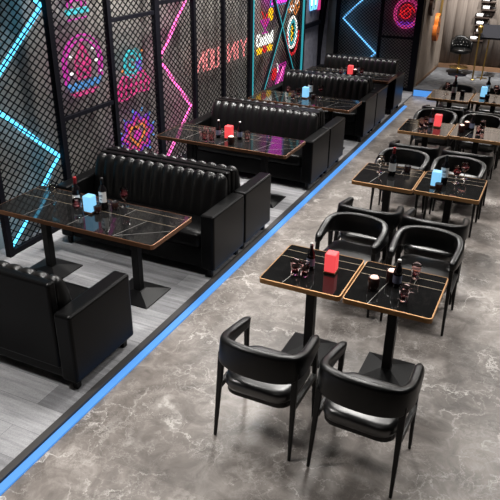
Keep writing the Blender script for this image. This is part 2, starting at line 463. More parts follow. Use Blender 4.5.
# cupcake
t = sign('neon_sign', 'pink cupcake neon sign with a teal swirl on top', 6.64, 1.15)
sp = [(.0+(.03+.012*i)*math.cos(i*.55)*.62, .42+(.03+.008*i)*math.sin(i*.55)*.7) for i in range(26)]
new_obj('swirl', nb(sp, circ(-.03, .40, .14, .16, 20), r=.013), 'neon_teal', t)
new_obj('pearl', nb(circ(.13, .36, .055, .065, 14), circ(.13, .36, .025, .03, 10), r=.013), 'neon_violet', t)
new_obj('cake', nb([(-.32, .0), (-.34, .15), (-.22, .27), (0, .25), (.2, .28), (.35, .15), (.30, .02), (.05, .05), (-.12, .0), (-.32, .0)],
   [(-.28, .04), (-.24, .22)], [(-.19, .03), (-.14, .25)], [(-.08, .04), (-.04, .24)], [(.04, .06), (.06, .24)], [(.14, .06), (.16, .25)], [(.23, .05), (.26, .2)], [(-.3, .13), (.3, .14)], r=.012), 'neon_hot', t)
new_obj('sparkles', nb([(-.22, .33), (-.2, .34)], [(.2, .52), (.21, .53)], [(.25, .27), (.26, .28)], r=.016), 'neon_orange', t)
# heart flower
t = sign('neon_sign', 'violet flower neon sign with an orange heart in the middle', 6.65, .66)
pet = [((.30+.05*math.cos(8*a))*math.cos(a), (.24+.05*math.cos(8*a))*math.sin(a)) for a in [2*PI*i/64 for i in range(64)]]
new_obj('petals', nb(pet, r=.013, closed=True), 'neon_violet', t)
pet = [((.24+.04*math.cos(8*a))*math.cos(a), (.18+.04*math.cos(8*a))*math.sin(a)) for a in [2*PI*i/64 for i in range(64)]]
new_obj('inner_petals', nb(pet, r=.012, closed=True), 'neon_hot', t)
ht = [(.012*16*math.sin(a)**3*.85, .010*(13*math.cos(a)-5*math.cos(2*a)-2*math.cos(3*a)-math.cos(4*a))) for a in [2*PI*i/40 for i in range(40)]]
new_obj('heart', nb(ht, r=.013, closed=True), 'neon_orange', t)
new_obj('core', nb(circ(0, 0, .07, .06, 14), circ(0, 0, .03, .03, 10), r=.013, closed=True), 'neon_magenta', t)
new_obj('blue_rays', nb(*[[(.36*math.cos(a), .29*math.sin(a)), (.40*math.cos(a), .34*math.sin(a))] for a in [2*PI*i/12+.2 for i in range(12)]], r=.012), 'neon_sky', t)
# rose lettering
t = sign('neon_lettering', 'rose neon lettering of thin mirrored capitals behind the lattice', 9.03, 1.15)
LET = {'N': [[(0, 0), (0, 1)], [(0, 0), (1, 1)], [(1, 1), (1, 0)]], 'O': [[(0, .12), (0, .88), (.2, 1), (.8, 1), (1, .88), (1, .12), (.8, 0), (.2, 0), (0, .12)]],
       'U': [[(0, 1), (0, .1), (.2, 0), (.8, 0), (1, .1), (1, 1)]], 'I': [[(.5, 0), (.5, 1)]], 'Y': [[(.5, 0), (.5, .5), (0, 1)], [(.5, .5), (1, 1)]]}
for ch, y0, y1 in (('N', 8.20, 8.41), ('O', 8.50, 8.65), ('U', 8.72, 8.87), ('N', 9.20, 9.42), ('I', 9.49, 9.57), ('Y', 9.64, 9.87)):
    ps = []
    for st_ in LET[ch]:
        ps.append([(y0+(y1-y0)*a-9.03, .28*b) for a, b in st_])
    new_obj('letter', nb(*ps, r=.015), 'neon_rose', t)
# cocktail sign
def text_mesh(txt, size, ext, offset=0.):
    cu = bpy.data.curves.new('txt', 'FONT'); cu.body = txt; cu.size = size; cu.extrude = ext; cu.offset = offset; cu.align_x = 'CENTER'
    ob = bpy.data.objects.new('txt', cu); COL.objects.link(ob)
    dg = bpy.context.evaluated_depsgraph_get(); me = bpy.data.meshes.new_from_object(ob.evaluated_get(dg))
    bm = bmesh.new(); bm.from_mesh(me)
    bpy.data.objects.remove(ob); bpy.data.curves.remove(cu); bpy.data.meshes.remove(me)
    return bm
t = sign('neon_sign', 'neon sign reading Cocktail in white under a magenta glass', 10.56, 1.24, NX+.016)
bm = text_mesh('Cocktail', .22, .008, .010)
xs = [v.co.x for v in bm.verts]; sx = .70/(max(xs)-min(xs))
for v in bm.verts:
    v.co = Vector((v.co.z, v.co.x*sx, v.co.y*1.2))
new_obj('lettering', bm, 'neon_white', t)
new_obj('glass', nb([(-.2, .40), (.17, .40), (.0, .24), (-.2, .40)], [(0, .24), (0, .19)], [(-.09, .19), (.09, .19)], [(-.14, .36), (.12, .36)], [(-.09, .32), (.07, .32)], r=.015), 'neon_magenta', t)
new_obj('straw', nb([(-.05, .42), (-.14, .54)], [(-.02, .33), (.08, .5)], r=.014), 'neon_red', t)
new_obj('lemon', nb(circ(.23, .47, .075, .095, 18), circ(.23, .47, .04, .05, 12), [(.23, .38), (.23, .56)], r=.017), 'neon_yellow', t)
st5 = lambda cy: [(cy+(.085 if i % 2 == 0 else .05)*math.cos(PI*i/5+.3)*1.25, -.085+(.06 if i % 2 == 0 else .03)*math.sin(PI*i/5+.3)) for i in range(10)]
new_obj('yellow_star', nb(st5(-.22), circ(-.22, -.085, .03, .02, 10), r=.018, closed=True), 'neon_yellow', t)
new_obj('yellow_star', nb(st5(.22), circ(.22, -.085, .03, .02, 10), r=.018, closed=True), 'neon_yellow', t)
new_obj('red_star', nb(circ(0, -.08, .06, .05, 12), r=.015, closed=True), 'neon_red', t)
# oval
t = sign('neon_sign', 'white oval neon sign ringed in red with a yellow squiggle inside', 11.86, 1.28, NX+.01)
bm = B()
oc = [bm.verts.new((-.006, y, z)) for y, z in circ(0.02, -.06, .29, .40, 32)]
bm.faces.new(oc); bmesh.ops.solidify(bm, geom=bm.faces[:], thickness=.006)
new_obj('backing', bm, 'neon_back_red', t)
new_obj('oval', nb(circ(-.02, 0, .23, .29, 28), circ(-.02, 0, .20, .26, 28), r=.013, closed=True), 'neon_white', t)
new_obj('teal_oval', nb(circ(-.02, 0, .15, .22, 24), circ(-.02, 0, .12, .19, 24), r=.012, closed=True), 'neon_teal', t)
new_obj('squiggle', nb([(-.05+.05*math.sin(i*.9), -.15+.3*i/20) for i in range(21)], r=.016), 'neon_yellow', t)
new_obj('red_arc', nb(circ(0.02, -.06, .29, .36, 26, 170, 370), circ(.02, -.06, .26, .33, 26, 180, 360), r=.012), 'neon_red', t)
new_obj('yellow_loops', nb(circ(-.2, .46, .08, .09, 14), circ(.0, .52, .09, .09, 14), circ(.2, .46, .08, .1, 14), circ(.1, .38, .07, .07, 14), r=.012, closed=True), 'neon_orange', t)
new_obj('white_loops', nb(circ(-.08, .44, .09, .05, 12), circ(.15, .55, .08, .06, 12), r=.012, closed=True), 'neon_white', t)
# tilted pink sign low
t = sign('neon_sign', 'tilted magenta neon sign with a red blossom, low by the crossed brace', 11.2, .55, NX+.01)
pc = [(-.22, -.2), (-.02, .0), (.05, .22), (.38, .23), (.14, -.24)]
bm = B(); bm.faces.new([bm.verts.new((-.004, y, z)) for y, z in pc]); bmesh.ops.solidify(bm, geom=bm.faces[:], thickness=.006)
new_obj('backing', bm, 'neon_back', t)
new_obj('magenta_outline', nb(pc, [(-.17, -.18), (.02, .0), (.09, .19), (.32, .2), (.1, -.2)], r=.014, closed=True), 'neon_magenta', t)
new_obj('zigzag', nb([(-.1+.04*i+.08*(i % 2), -.2+.045*i) for i in range(9)], [(-.02+.04*i-.08*(i % 2), -.2+.045*i) for i in range(9)], r=.014), 'neon_pink', t)
new_obj('white_stem', nb([(-.06, .26), (.0, .2), (-.02, .1)], r=.012), 'neon_white', t)
new_obj('red_blossom', nb(circ(-.16, .12, .07, .07, 12), circ(-.16, .12, .03, .03, 8), circ(-.2, .05, .05, .05, 10), r=.018, closed=True), 'neon_red', t)
# magenta board over the brace
t = sign('neon_board', 'glowing magenta board above the crossed brace', 11.17, 2.02, NX)
new_obj('panel', box(B(), -.01, .01, -.36, .36, -.17, .70), 'neon_board', t)
new_obj('frame', nb([(-.39, -.19), (.39, -.19), (.39, .72), (-.39, .72)], r=.016, closed=True, x=.012), 'neon_sky', t)
# M-like bottles neon on the grey panel
t = sign('neon_sign', 'pale blue neon outline of two bottles with a pink bar, on the grey panel', 12.88, 1.72, LW-.01)
bo = lambda c: [(c-.09, .55), (c-.09, .0), (c-.05, -.12), (c+.05, -.12), (c+.09, .0), (c+.09, .55)]
new_obj('bottle_outline', nb(bo(-.16), bo(.06), r=.017), 'neon_ice', t)
new_obj('white_line', nb([(-.16, .5), (-.16, -.04)], [(.06, .5), (.06, -.04)], r=.013), 'neon_white', t)
new_obj('pink_bar', box(B(), -.012, .008, .22, .34, -.16, .6), 'neon_hot', t)
new_obj('violet_board', box(B(), -.02, -.002, -.36, .35, .62, 1.1), 'neon_magenta', t)
# round pink neon at the far end
t = thing('neon_sign', 'round pink neon sign with violet lower waves at the far end', 'neon sign', (-2.99, FY+.06, 1.5))
def fb(*polys, r=.011, closed=False):
    bm = B()
    for p in polys: tube(bm, [(y, 0, z) for y, z in p], r, 6, closed)
    return bm
new_obj('ring', fb(circ(0, 0.04, .25, .28, 30), circ(0, .04, .21, .24, 30), r=.014, closed=True), 'neon_hot', t)
new_obj('swirl', fb([((.16-.006*i)*math.cos(i*.5), .06+(.17-.006*i)*math.sin(i*.5)) for i in range(24)], [(-.15, .0), (.05, .2)], [(-.1, -.05), (.12, .16)], r=.013), 'neon_red', t)
new_obj('waves', fb([(-.2+.4*i/20, -.14+.02*math.sin(i*1.2)) for i in range(21)], [(-.16+.32*i/20, -.19+.02*math.sin(i*1.2)) for i in range(21)], r=.012), 'neon_violet', t)

# ------------------------------------------------------------------ sofas
SW, SD = 1.83, .66
def backrest_bm(w, nch=13, per=8):
    # profile (y,z,amount of channel relief), sofa faces -Y, rear at +SD/2
    pr = [(.075, .40, .0), (.075, .46, .2), (.085, .53, .5), (.097, .60, .8), (.110, .67, 1), (.124, .735, 1), (.142, .79, 1), (.164, .835, 1), (.190, .862, 1),
          (.215, .868, .9), (.236, .855, .6), (.246, .83, .2), (.246, .6, 0), (.246, .20, 0), (.10, .20, 0)]
    bm = B(); nx = nch*per; rings = []
    cy, cz = .21, .6
    for i in range(nx+1):
        u = i/nx; x = -w/2+w*u
        ph = abs(math.sin(u*nch*PI))
        e = min(1, min(u, 1-u)*nx/5.); sh = 1-.10*(1-math.sqrt(max(0, 1-(1-e)**2)))
        ring = []
        for k, (y, z, am) in enumerate(pr):
            d = .026*am*(ph**.6-.75)
            dy, dz = y-cy, z-cz; L = math.hypot(dy, dz)
            if k < 8: dy, dz, L = -1., .25+(.5 if k > 5 else 0), 1.1
            ring.append(Vector((x, cy+(y-cy)*sh+dy/L*d, .2+(z-.2)*(1-.35*(1-sh))+dz/L*d)))
        rings.append(ring)
    loft(bm, rings)
    return bm
def make_sofa():
    t = thing('booth_sofa', '', 'sofa')
    h = SD/2; ai = SW/2-.145
    new_obj('base', box(B(), -ai, ai, -h+.03, h-.03, .09, .30), 'leather', t, bevel=.012)
    bm = B(); loft(bm, [[Vector((x, y, z)) for x, y in rrect(2*ai-.008-2*i, .46-2*i, .05)] for z, i in ((.30, .02), (.32, .004), (.36, 0), (.41, .002), (.432, .012), (.442, .035))])
    for v in bm.verts: v.co.y -= h-.235
    new_obj('seat_cushion', bm, 'leather', t, smooth=True)
    new_obj('backrest', backrest_bm(2*ai-.006), 'tufted_leather', t, smooth=True)
    new_obj('back_panel', box(B(), -ai+.003, ai-.003, .25, .325, .18, .872), 'leather', t, bevel=.02, seg=3)
    for s in (-1, 1):
        x0, x1 = sorted((s*SW/2, s*ai))
        a = new_obj('armrest', box(B(), x0, x1, -h, h-.005, .09, .655), 'leather', t, smooth=False, bevel=.022, seg=3)
        for yy in (-h+.06, h-.07):
            lb = B(); bar(lb, (s*(SW/2-.07), yy, .1), (s*(SW/2-.07), yy, 0), .05, .05, w2=.038, d2=.038)
            new_obj('foot', lb, 'black_metal', t)
    return t
sofa = Kind(make_sofa)
SX = -3.485
SOF = [(3.11, PI, 'nearest black leather sofa, seen from behind at the left edge'),
       (5.03, 0, 'black channel-tufted sofa behind the long table with the blue lamp and two wine bottles'),
       (5.70, PI, 'black leather sofa back to back with the nearest tufted one, before the next long table'),
       (7.63, 0, 'black tufted sofa facing the camera behind the second long table with its red lamp'),
       (8.30, PI, 'black leather sofa with its back to the second tufted row, before the third long table'),
       (9.95, 0, 'black tufted sofa facing the camera behind the third long table with pale cups'),
       (10.62, PI, 'black leather sofa turned towards the farthest long table, its back to the third tufted row'),
       (11.86, 0, 'farthest black tufted sofa, against the end lattice with the blue zigzag')]
for y, r, lab in SOF:
    k = 1 if y < 9 else (.94 if y < 11 else .91)
    o = sofa.put((SX+(1-k)*SW/2, y, BZ), r, lab, 'black leather booth sofas'); o.scale = (k, 1, 1)
    if y < 4: o.location.x -= .075; o.location.y += .03; o.scale.y = 1.08

# ------------------------------------------------------------------ tables
def pyramid(bm, w, d):
    e = [(-w, -d), (w, -d), (w, d), (-w, d)]
    r0 = [bm.verts.new((x, y, 0)) for x, y in e]; r1 = [bm.verts.new((x, y, .012)) for x, y in e]
    r2 = [bm.verts.new((x*.22, y*.22, .055)) for x, y in e]
    for a, b in ((r0, r1), (r1, r2)):
        for k in range(4): bm.faces.new((a[k], a[(k+1) % 4], b[(k+1) % 4], b[k]))
    bm.faces.new(r0[::-1]); bm.faces.new(r2)
    return bm
def slab(w, d, z0, z1, r=.025):
    bm = B(); loft(bm, [[Vector((x, y, z)) for x, y in rrect(w, d, r)] for z in (z0, z1)]); return bm
def lines(segs, wd, z, m, t):
    for (x0, y0), (x1, y1) in segs: new_obj('inlay', bar(B(), (x0, y0, z), (x1, y1, z), wd, .0012), m, t)
def make_square():
    t = thing('square_table', '', 'table')
    w, d = .625, .635
    new_obj('tabletop', slab(w-.016, d-.016, .715, .7505, .02), 'table_marble', t)
    # edge band as a ring
    bm = B(); o_ = rrect(w, d, .028); i_ = rrect(w-.017, d-.017, .02)
    R_ = [[bm.verts.new((x, y, z)) for x, y in ring] for ring, z in ((o_, .712), (o_, .75), (i_, .7515), (i_, .712))]
    for a, b in zip(R_, R_[1:]+R_[:1]):
        for k in range(len(a)): bm.faces.new((a[k], a[(k+1) % len(a)], b[(k+1) % len(a)], b[k]))
    new_obj('edge_band', bm, 'brass', t)
    lines([((-.30, .10), (.30, .10)), ((-.30, .215), (.30, .215)), ], .0035, .7508, 'inlay', t)
    lines([((-.13, -.305), (-.07, .10)), ((.1, .10), (.1, .215)), ], .0035, .7508, 'white_inlay', t)
    new_obj('column', box(B(), -.035, .035, -.035, .035, .05, .712), 'black_metal', t, bevel=.004)
    new_obj('base_plate', pyramid(B(), .185, .185), 'black_metal', t)
    return t
sq = Kind(make_square)
TAB = [(-1.375, 4.08, 'square black marble table with the red lamp, nearest row left'), (-.735, 4.08, 'square black marble table with two candle cups, nearest row right'),
       (-1.38, 6.36, 'square black table with a wine bottle, second row left'), (-.745, 6.38, 'square black table with the blue lamp, second row right'),
       (-1.405, 8.40, 'square black table with a red lamp, third row left'), (-.77, 8.46, 'square black table with candle cups, third row right'),
       (-1.44, 10.38, 'farthest square black table with a wine bottle, left of its pair'), (-.80, 10.46, 'farthest square black table with a blue lamp, right of its pair')]
for x, y, lab in TAB: sq.put((x, y, 0), 0, lab, 'square tables in two columns')
def make_long():
    t = thing('long_table', '', 'table')
    w, d = 1.72, .655
    new_obj('tabletop', slab(w-.014, d-.014, .685, .7205, .02), 'table_marble', t)
    bm = B(); o_ = rrect(w, d, .03); i_ = rrect(w-.015, d-.015, .022)
    R_ = [[bm.verts.new((x, y, z)) for x, y in ring] for ring, z in ((o_, .682), (o_, .72), (i_, .7215), (i_, .682))]
    for a, b in zip(R_, R_[1:]+R_[:1]):
        for k in range(len(a)): bm.faces.new((a[k], a[(k+1) % len(a)], b[(k+1) % len(a)], b[k]))
    new_obj('edge_band', bm, 'copper_edge', t)
    lines([((-.84, .07), (.84, .07)), ((-.84, .235), (.84, .235))], .0035, .7208, 'inlay', t)
    lines([((-.5, -.31), (-.45, .07)), ((-.02, -.31), (.03, .07)), ((.46, -.31), (.55, .07)), ((.46, -.31), (.84, -.02)), ((-.2, .07), (-.2, .235)), ((.3, .07), (.32, .235))], .0035, .7208, 'white_inlay', t)
    for cx in (-.56, .46):
        c = new_obj('column', box(B(), cx-.035, cx+.035, -.035, .035, .05, .685), 'black_metal', t, bevel=.004)
        b = pyramid(B(), .215, .20)
        for v in b.verts: v.co.x += cx
        new_obj('base_plate', b, 'black_metal', t)
    return t
lt = Kind(make_long)
for y, lab in ((4.18, 'nearest long black table with a blue lamp and two wine bottles'), (6.78, 'long black table with a red lamp between two tufted sofas'),
               (9.05, 'third long black table from the front with a blue lamp and white labelled bottle'), (11.22, 'farthest long black table, before the sofa at the end lattice')):
    o = lt.put((-3.53 if y < 5 else (-3.45 if y < 8 else -3.36), y, BZ), 0, lab, 'long booth tables'); o.scale = (1 if y < 8 else .93, 1, 1)

# ------------------------------------------------------------------ chairs
def make_chair():
    t = thing('armchair', '', 'chair')
    # seat
    bm = B()
    loft(bm, [[Vector((x*(1-.06*(y < 0)), y+.02, z)) for x, y in rrect(.50-2*i, .45-2*i, .11, 6)] for z, i in ((.395, .03), (.405, .008), (.43, 0), (.462, .002), (.480, .012), (.488, .034), (.490, .095))])
    new_obj('seat', bm, 'seat_leather', t, smooth=True)
    bm = B(); loft(bm, [[Vector((x, y+.02, z)) for x, y in rrect(.45, .40, .09, 5)] for z in (.36, .398)])
    new_obj('seat_frame', bm, 'chair_leg_metal', t)
    # wrap-around back band
    path = []
    key = [(-.246, .255, .668, .075), (-.258, .14, .682, .088), (-.266, .02, .698, .11), (-.262, -.07, .718, .145), (-.226, -.148, .735, .18), (-.13, -.192, .745, .195), (0, -.205, .748, .198)]
    key = key+[(-x, y, z, hh) for x, y, z, hh in key[-2::-1]]
    # catmull-rom
    pts = []
    for i in range(len(key)-1):
        p0, p1, p2, p3 = key[max(0, i-1)], key[i], key[i+1], key[min(len(key)-1, i+2)]
        for s in range(4):
            u = s/4
            pts.append([.5*((2*b)+(-a+c)*u+(2*a-5*b+4*c-d)*u*u+(-a+3*b-3*c+d)*u**3) for a, b, c, d in zip(p0, p1, p2, p3)])
    pts.append(list(key[-1]))
    bm = B(); rings = []
    n = len(pts)
    for i, (x, y, z, hh) in enumerate(pts):
        a = pts[max(0, i-1)]; b = pts[min(n-1, i+1)]
        tx, ty = b[0]-a[0], b[1]-a[1]; L = math.hypot(tx, ty); nx, ny = ty/L, -tx/L   # towards outside?
        endf = min(1, min(i, n-1-i)/2.5+.35)
        ring = []
        for py, pz in rrect(.062*endf, hh*(.6+.4*endf), .022*endf, 4):
            tilt = .10*pz
            ring.append(Vector((x-nx*(py+tilt)*1, y-ny*(py+tilt)*1, z-hh/2+pz+.02)))
        rings.append(ring)
    loft(bm, rings)
    new_obj('backrest', bm, 'chair_leather', t, smooth=True)
    for s in (-1, 1):
        lb = B(); bar(lb, (s*.252, -.135, .64), (s*.268, -.215, 0), .044, .034, up=(0, 1, 0), w2=.02, d2=.02); new_obj('leg', lb, 'chair_leg_metal', t, bevel=.006)
        lb = B(); bar(lb, (s*.248, .225, .645), (s*.262, .245, 0), .036, .032, up=(0, 1, 0), w2=.02, d2=.02); new_obj('leg', lb, 'chair_leg_metal', t, bevel=.006)
        lb = B(); bar(lb, (s*.257, -.15, .385), (s*.261, .20, .385), .03, .04); new_obj('side_rail', lb, 'chair_leg_metal', t, bevel=.004)
    return t
chair = Kind(make_chair)
CH = [(-1.325, 3.11, 0, 'nearest black leather armchair, left one, back to the camera'), (-.655, 3.11, -2, 'nearest black leather armchair, right one, back to the camera'),
      (-1.34, 5.015, 180, 'black armchair facing the camera across the table with the nearest red lamp'), (-.70, 5.015, 180, 'black armchair facing the camera across the nearest table with candle cups'),
      (-1.345, 5.53, 0, 'black armchair with its back behind the first row, before the second row wine bottle table'), (-.735, 5.53, 0, 'black armchair with its back behind the first row, before the second row blue lamp table'),
      (-1.405, 7.12, 180, 'black armchair facing the camera behind the second row wine bottle'), (-.785, 7.12, 180, 'black armchair facing the camera behind the second row blue lamp'),
      (-1.40, 7.66, 0, 'black armchair seen from behind before the third row red lamp'), (-.77, 7.66, 0, 'black armchair seen from behind before the third row candle cups'),
      (-1.43, 9.17, 180, 'black armchair facing the camera behind the third row red lamp'), (-.81, 9.17, 180, 'black armchair facing the camera behind the third row candle cups'),
      (-1.425, 9.66, 0, 'black armchair seen from behind before the farthest wine bottle table'), (-.80, 9.66, 0, 'black armchair seen from behind before the farthest blue lamp table'),
      (-1.44, 11.03, 180, 'farthest black armchair facing the camera, left of its pair'), (-.82, 11.03, 180, 'farthest black armchair facing the camera behind the farthest blue lamp')]
for x, y, r, lab in CH: chair.put((x, y, 0), math.radians(r), lab, 'black wrap-around armchairs')

# ------------------------------------------------------------------ table things
def make_wine(foil, name='wine_bottle', ink=False, h=.30):
    def mk():
        t = thing(name, '', 'bottle')
        k = h/.30
        new_obj('glass_body', lathe(B(), [(0, 0), (.034*k, 0), (.037*k, .006), (.037*k, .175*k), (.033*k, .20*k), (.018*k, .222*k), (.0145*k, .24*k), (.0145*k, .262*k)], 22), 'bottle_glass', t, smooth=True)
        new_obj('capsule', lathe(B(), [(.0155*k, .225*k), (.0155*k, .292*k), (.013*k, h), (0, h)], 18), foil, t, smooth=True)
        bm = B(); n = 14; z0, z1 = (.075*k, .175*k) if ink else (.05*k, .135*k); rr = .0378*k
        a = [bm.verts.new((rr*math.cos(-PI*.98+PI*.96*i/n), rr*math.sin(-PI*.98+PI*.96*i/n), z0)) for i in range(n+1)]
        b = [bm.verts.new((v.co.x, v.co.y, z1)) for v in a]
        for i in range(n): bm.faces.new((a[i], a[i+1], b[i+1], b[i]))
        lab_ = new_obj('label', bm, 'paper_label', t, smooth=True)
        if ink:
            bm = B()
            for zz, w_ in ((.14, .5), (.128, .5), (.10, .35)):
                n = 8
                aa = [bm.verts.new((.0384*math.cos(-PI/2-w_+2*w_*i/n), .0384*math.sin(-PI/2-w_+2*w_*i/n), zz)) for i in range(n+1)]
                bb = [bm.verts.new((v.co.x, v.co.y, zz+.007)) for v in aa]
                for i in range(n): bm.faces.new((aa[i], aa[i+1], bb[i+1], bb[i]))
            new_obj('print', bm, 'label_ink', lab_)
        return t
    return mk
wine_red = Kind(make_wine('red_foil')); wine_black = Kind(make_wine('black_foil', ink=True))
def make_beer():
    t = thing('small_bottle', '', 'bottle')
    new_obj('glass_body', lathe(B(), [(0, 0), (.029, 0), (.032, .005), (.032, .12), (.027, .142), (.014, .168), (.0125, .185), (.0125, .205)], 20), 'bottle_glass', t, smooth=True)
    new_obj('cap', lathe(B(), [(.0145, .198), (.0145, .212), (.012, .216), (0, .216)], 16), 'white_cap', t, smooth=True)
    bm = B(); n = 12; rr = .0326
    a = [bm.verts.new((rr*math.cos(-PI+PI*i/n), rr*math.sin(-PI+PI*i/n), .035)) for i in range(n+1)]
    b = [bm.verts.new((v.co.x, v.co.y, .095)) for v in a]
    for i in range(n): bm.faces.new((a[i], a[i+1], b[i+1], b[i]))
    new_obj('label', bm, 'grey_label', t, smooth=True)
    return t
beer = Kind(make_beer)
def make_lamp(m):
    def mk():
        t = thing('cube_lamp', '', 'lamp')
        new_obj('base', box(B(), -.045, .045, -.045, .045, 0, .018), 'copper_edge', t, bevel=.004)
        new_obj('glow_shade', box(B(), -.043, .043, -.043, .043, .018, .165), m, t, bevel=.008)
        return t
    return mk
lamp_red = Kind(make_lamp('lamp_red')); lamp_blue = Kind(make_lamp('lamp_blue'))
def make_tumbler():
    t = thing('tumbler', '', 'glass')
    new_obj('glass_wall', lathe(B(), [(0, 0), (.030, 0), (.036, .10), (.0375, .115), (.0355, .115), (.034, .10), (.028, .012), (0, .012)], 20), 'pink_glass', t, smooth=True)
    new_obj('drink', lathe(B(), [(0, .0125), (.0275, .0125), (.0295, .04), (0, .04)], 20), 'wine', t, smooth=True)
    return t
tumbler = Kind(make_tumbler)
def make_wineglass():
    t = thing('wine_glass', '', 'glass')
    new_obj('foot', lathe(B(), [(0, 0), (.034, 0), (.034, .003), (.006, .007), (0, .007)], 20), 'clear_glass', t, smooth=True)
    new_obj('stem', lathe(B(), [(.005, .006), (.004, .04), (.005, .075)], 10), 'clear_glass', t, smooth=True)
    new_obj('bowl', lathe(B(), [(0, .074), (.018, .079), (.036, .105), (.040, .13), (.034, .175), (.0325, .175), (.0385, .13), (.0345, .107), (.017, .083), (0, .079)], 22), 'pink_glass', t, smooth=True)
    new_obj('wine', lathe(B(), [(0, .0805), (.016, .0845), (.0335, .107), (.036, .118), (0, .118)], 20), 'wine', t, smooth=True)
    return t
wineglass = Kind(make_wineglass)
def make_clearglass():
    t = make_wineglass()
    for c in list(t.children):
        if c.name.startswith('wine'): bpy.data.objects.remove(c)
        elif c.name.startswith('bowl'): c.data.materials[0] = MATS['clear_glass']
    return t
clearglass = Kind(make_clearglass)
def make_cup():
    t = thing('candle_cup', '', 'candle')
    new_obj('cup', lathe(B(), [(0, 0), (.036, 0), (.040, .008), (.041, .09), (.038, .098), (.036, .098), (.036, .085), (0, .085)], 22), 'dark_cup_glass', t, smooth=True)
    new_obj('candle', lathe(B(), [(0, .0855), (.032, .0855), (.028, .1), (.012, .106), (0, .106)], 20), 'candle_wax', t, smooth=True)
    return t
cup = Kind(make_cup)
def make_dark():
    t = thing('dark_cup', '', 'cup')
    new_obj('cup', lathe(B(), [(0, 0), (.028, 0), (.034, .006), (.036, .065), (.034, .07), (.032, .07), (.031, .05), (0, .048)], 20), 'dark_cup_glass', t, smooth=True)
    new_obj('rim', lathe(B(), [(.0345, .069), (.0345, .073), (.032, .073), (.032, .069)], 20), 'black_metal', t, smooth=True)
    return t
dark = Kind(make_dark)
ZT, ZL = .7515, BZ+.7215
def on(kind, x, y, z, label, group=None): kind.put((x, y, z), 0, label, group)
GB, GL, GT, GC, GW = 'bottles on the tables', 'cube lamps on the tables', 'tumblers on the tables', 'candle cups on the tables', 'wine glasses on the tables'
# nearest long table
on(wine_red, -3.703, 4.211, ZL, 'wine bottle with a red capsule left of the blue lamp, nearest long table', GB)
on(lamp_blue, -3.535, 4.18, ZL, 'glowing pale blue cube lamp between two wine bottles, nearest long table', GL)
on(wine_black, -3.475, 4.30, ZL, 'black-topped wine bottle with a printed label right of the blue lamp, nearest long table', GB)
on(wineglass, -3.34, 4.43, ZL, 'wine glass rightmost on the nearest long table', GW)
on(clearglass, -3.965, 4.20, ZL, 'empty clear wine glass at the left end of the nearest long table', GW)
on(dark, -3.385, 4.345, ZL, 'dark cup right of the printed wine bottle, nearest long table', 'dark cups on the tables')
on(wineglass, -3.56, 4.04, ZL, 'wine glass in front of the blue lamp, nearest long table', GW)
on(dark, -3.47, 4.20, ZL, 'dark cup in front of the printed wine bottle, nearest long table', 'dark cups on the tables')
def redset(xs, z, where):
    (t1, t2, b1, l, c1, c2, b2, t3, t4) = xs
    if t1: on(tumbler, *t1, z, 'tumbler leftmost '+where, GT)
    if t2: on(tumbler, *t2, z, 'tumbler second from left '+where, GT)
    if b1: on(beer, *b1, z, 'small dark bottle left of the red lamp '+where, GB)
    if l: on(lamp_red, *l, z, 'glowing red cube lamp '+where, GL)
    if c1: on(cup, *c1, z, 'dark candle cup nearer the front '+where, GC)
    if c2: on(cup, *c2, z, 'dark candle cup farther back '+where, GC)
    if b2: on(beer, *b2, z, 'small dark bottle between candle and tumblers '+where, GB)
    if t3: on(tumbler, *t3, z, 'tumbler at the back right '+where, GT)
    if t4: on(tumbler, *t4, z, 'tumbler at the front right '+where, GT)
redset(((-1.47, 3.94), (-1.395, 3.945), (-1.395, 4.07), (-1.238, 4.085), (-.885, 3.985), (-.795, 4.14), (-.745, 4.10), (-.65, 4.285), (-.653, 3.925)), ZT, 'on the nearest square tables')
redset(((-3.67, 6.53), (-3.585, 6.545), (-3.598, 6.75), (-3.45, 6.74), None, (-3.33, 6.56), (-3.333, 6.80), (-3.225, 6.78), None), ZL, 'on the second long table')
redset(((-1.475, 8.38), (-1.43, 8.46), (-1.385, 8.55), (-1.285, 8.47), (-.965, 8.36), (-.93, 8.54), (-.86, 8.52), (-.74, 8.62), (-.755, 8.36)), ZT, 'on the third row square tables')
redset(((-3.45, 11.06), (-3.38, 11.2), (-3.40, 11.32), (-3.30, 11.12), None, (-3.22, 11.14), (-3.24, 11.33), (-3.15, 11.30), None), ZL, 'on the farthest long table')
# second row squares
on(wine_red, -1.362, 6.395, ZT, 'wine bottle with a red capsule on the second row left square table', GB)
on(clearglass, -1.50, 6.43, ZT, 'empty wine glass left of the second row wine bottle', GW)
on(dark, -1.235, 6.555, ZT, 'dark cup right of the second row wine bottle', 'dark cups on the tables')
on(lamp_blue, -.885, 6.26, ZT, 'glowing pale blue cube lamp on the second row right square table', GL)
on(wine_black, -.83, 6.385, ZT, 'black-topped wine bottle behind the second row blue lamp', GB)
on(dark, -.84, 6.17, ZT, 'dark cup in front of the second row blue lamp', 'dark cups on the tables')
on(wineglass, -.72, 6.46, ZT, 'wine glass in the middle of the second row right square table', GW)
on(wineglass, -.665, 6.64, ZT, 'wine glass farthest right on the second row right square table', GW)
# third long table
on(wineglass, -3.62, 9.03, ZL, 'wine glass at the left on the third long table', GW)
on(tumbler, -3.54, 9.02, ZL, 'pale tumbler left of the third long table lamp, front one', GT)
on(tumbler, -3.52, 9.20, ZL, 'pale tumbler left of the third long table lamp, back one', GT)
on(lamp_blue, -3.38, 9.14, ZL, 'glowing pale blue cube lamp on the third long table', GL)
on(wine_black, -3.355, 9.28, ZL, 'white labelled wine bottle behind the third long table lamp', GB)
on(wineglass, -3.20, 9.30, ZL, 'wine glass rightmost on the third long table', GW)
on(dark, -3.25, 9.12, ZL, 'dark cup right of the lamp on the third long table', 'dark cups on the tables')
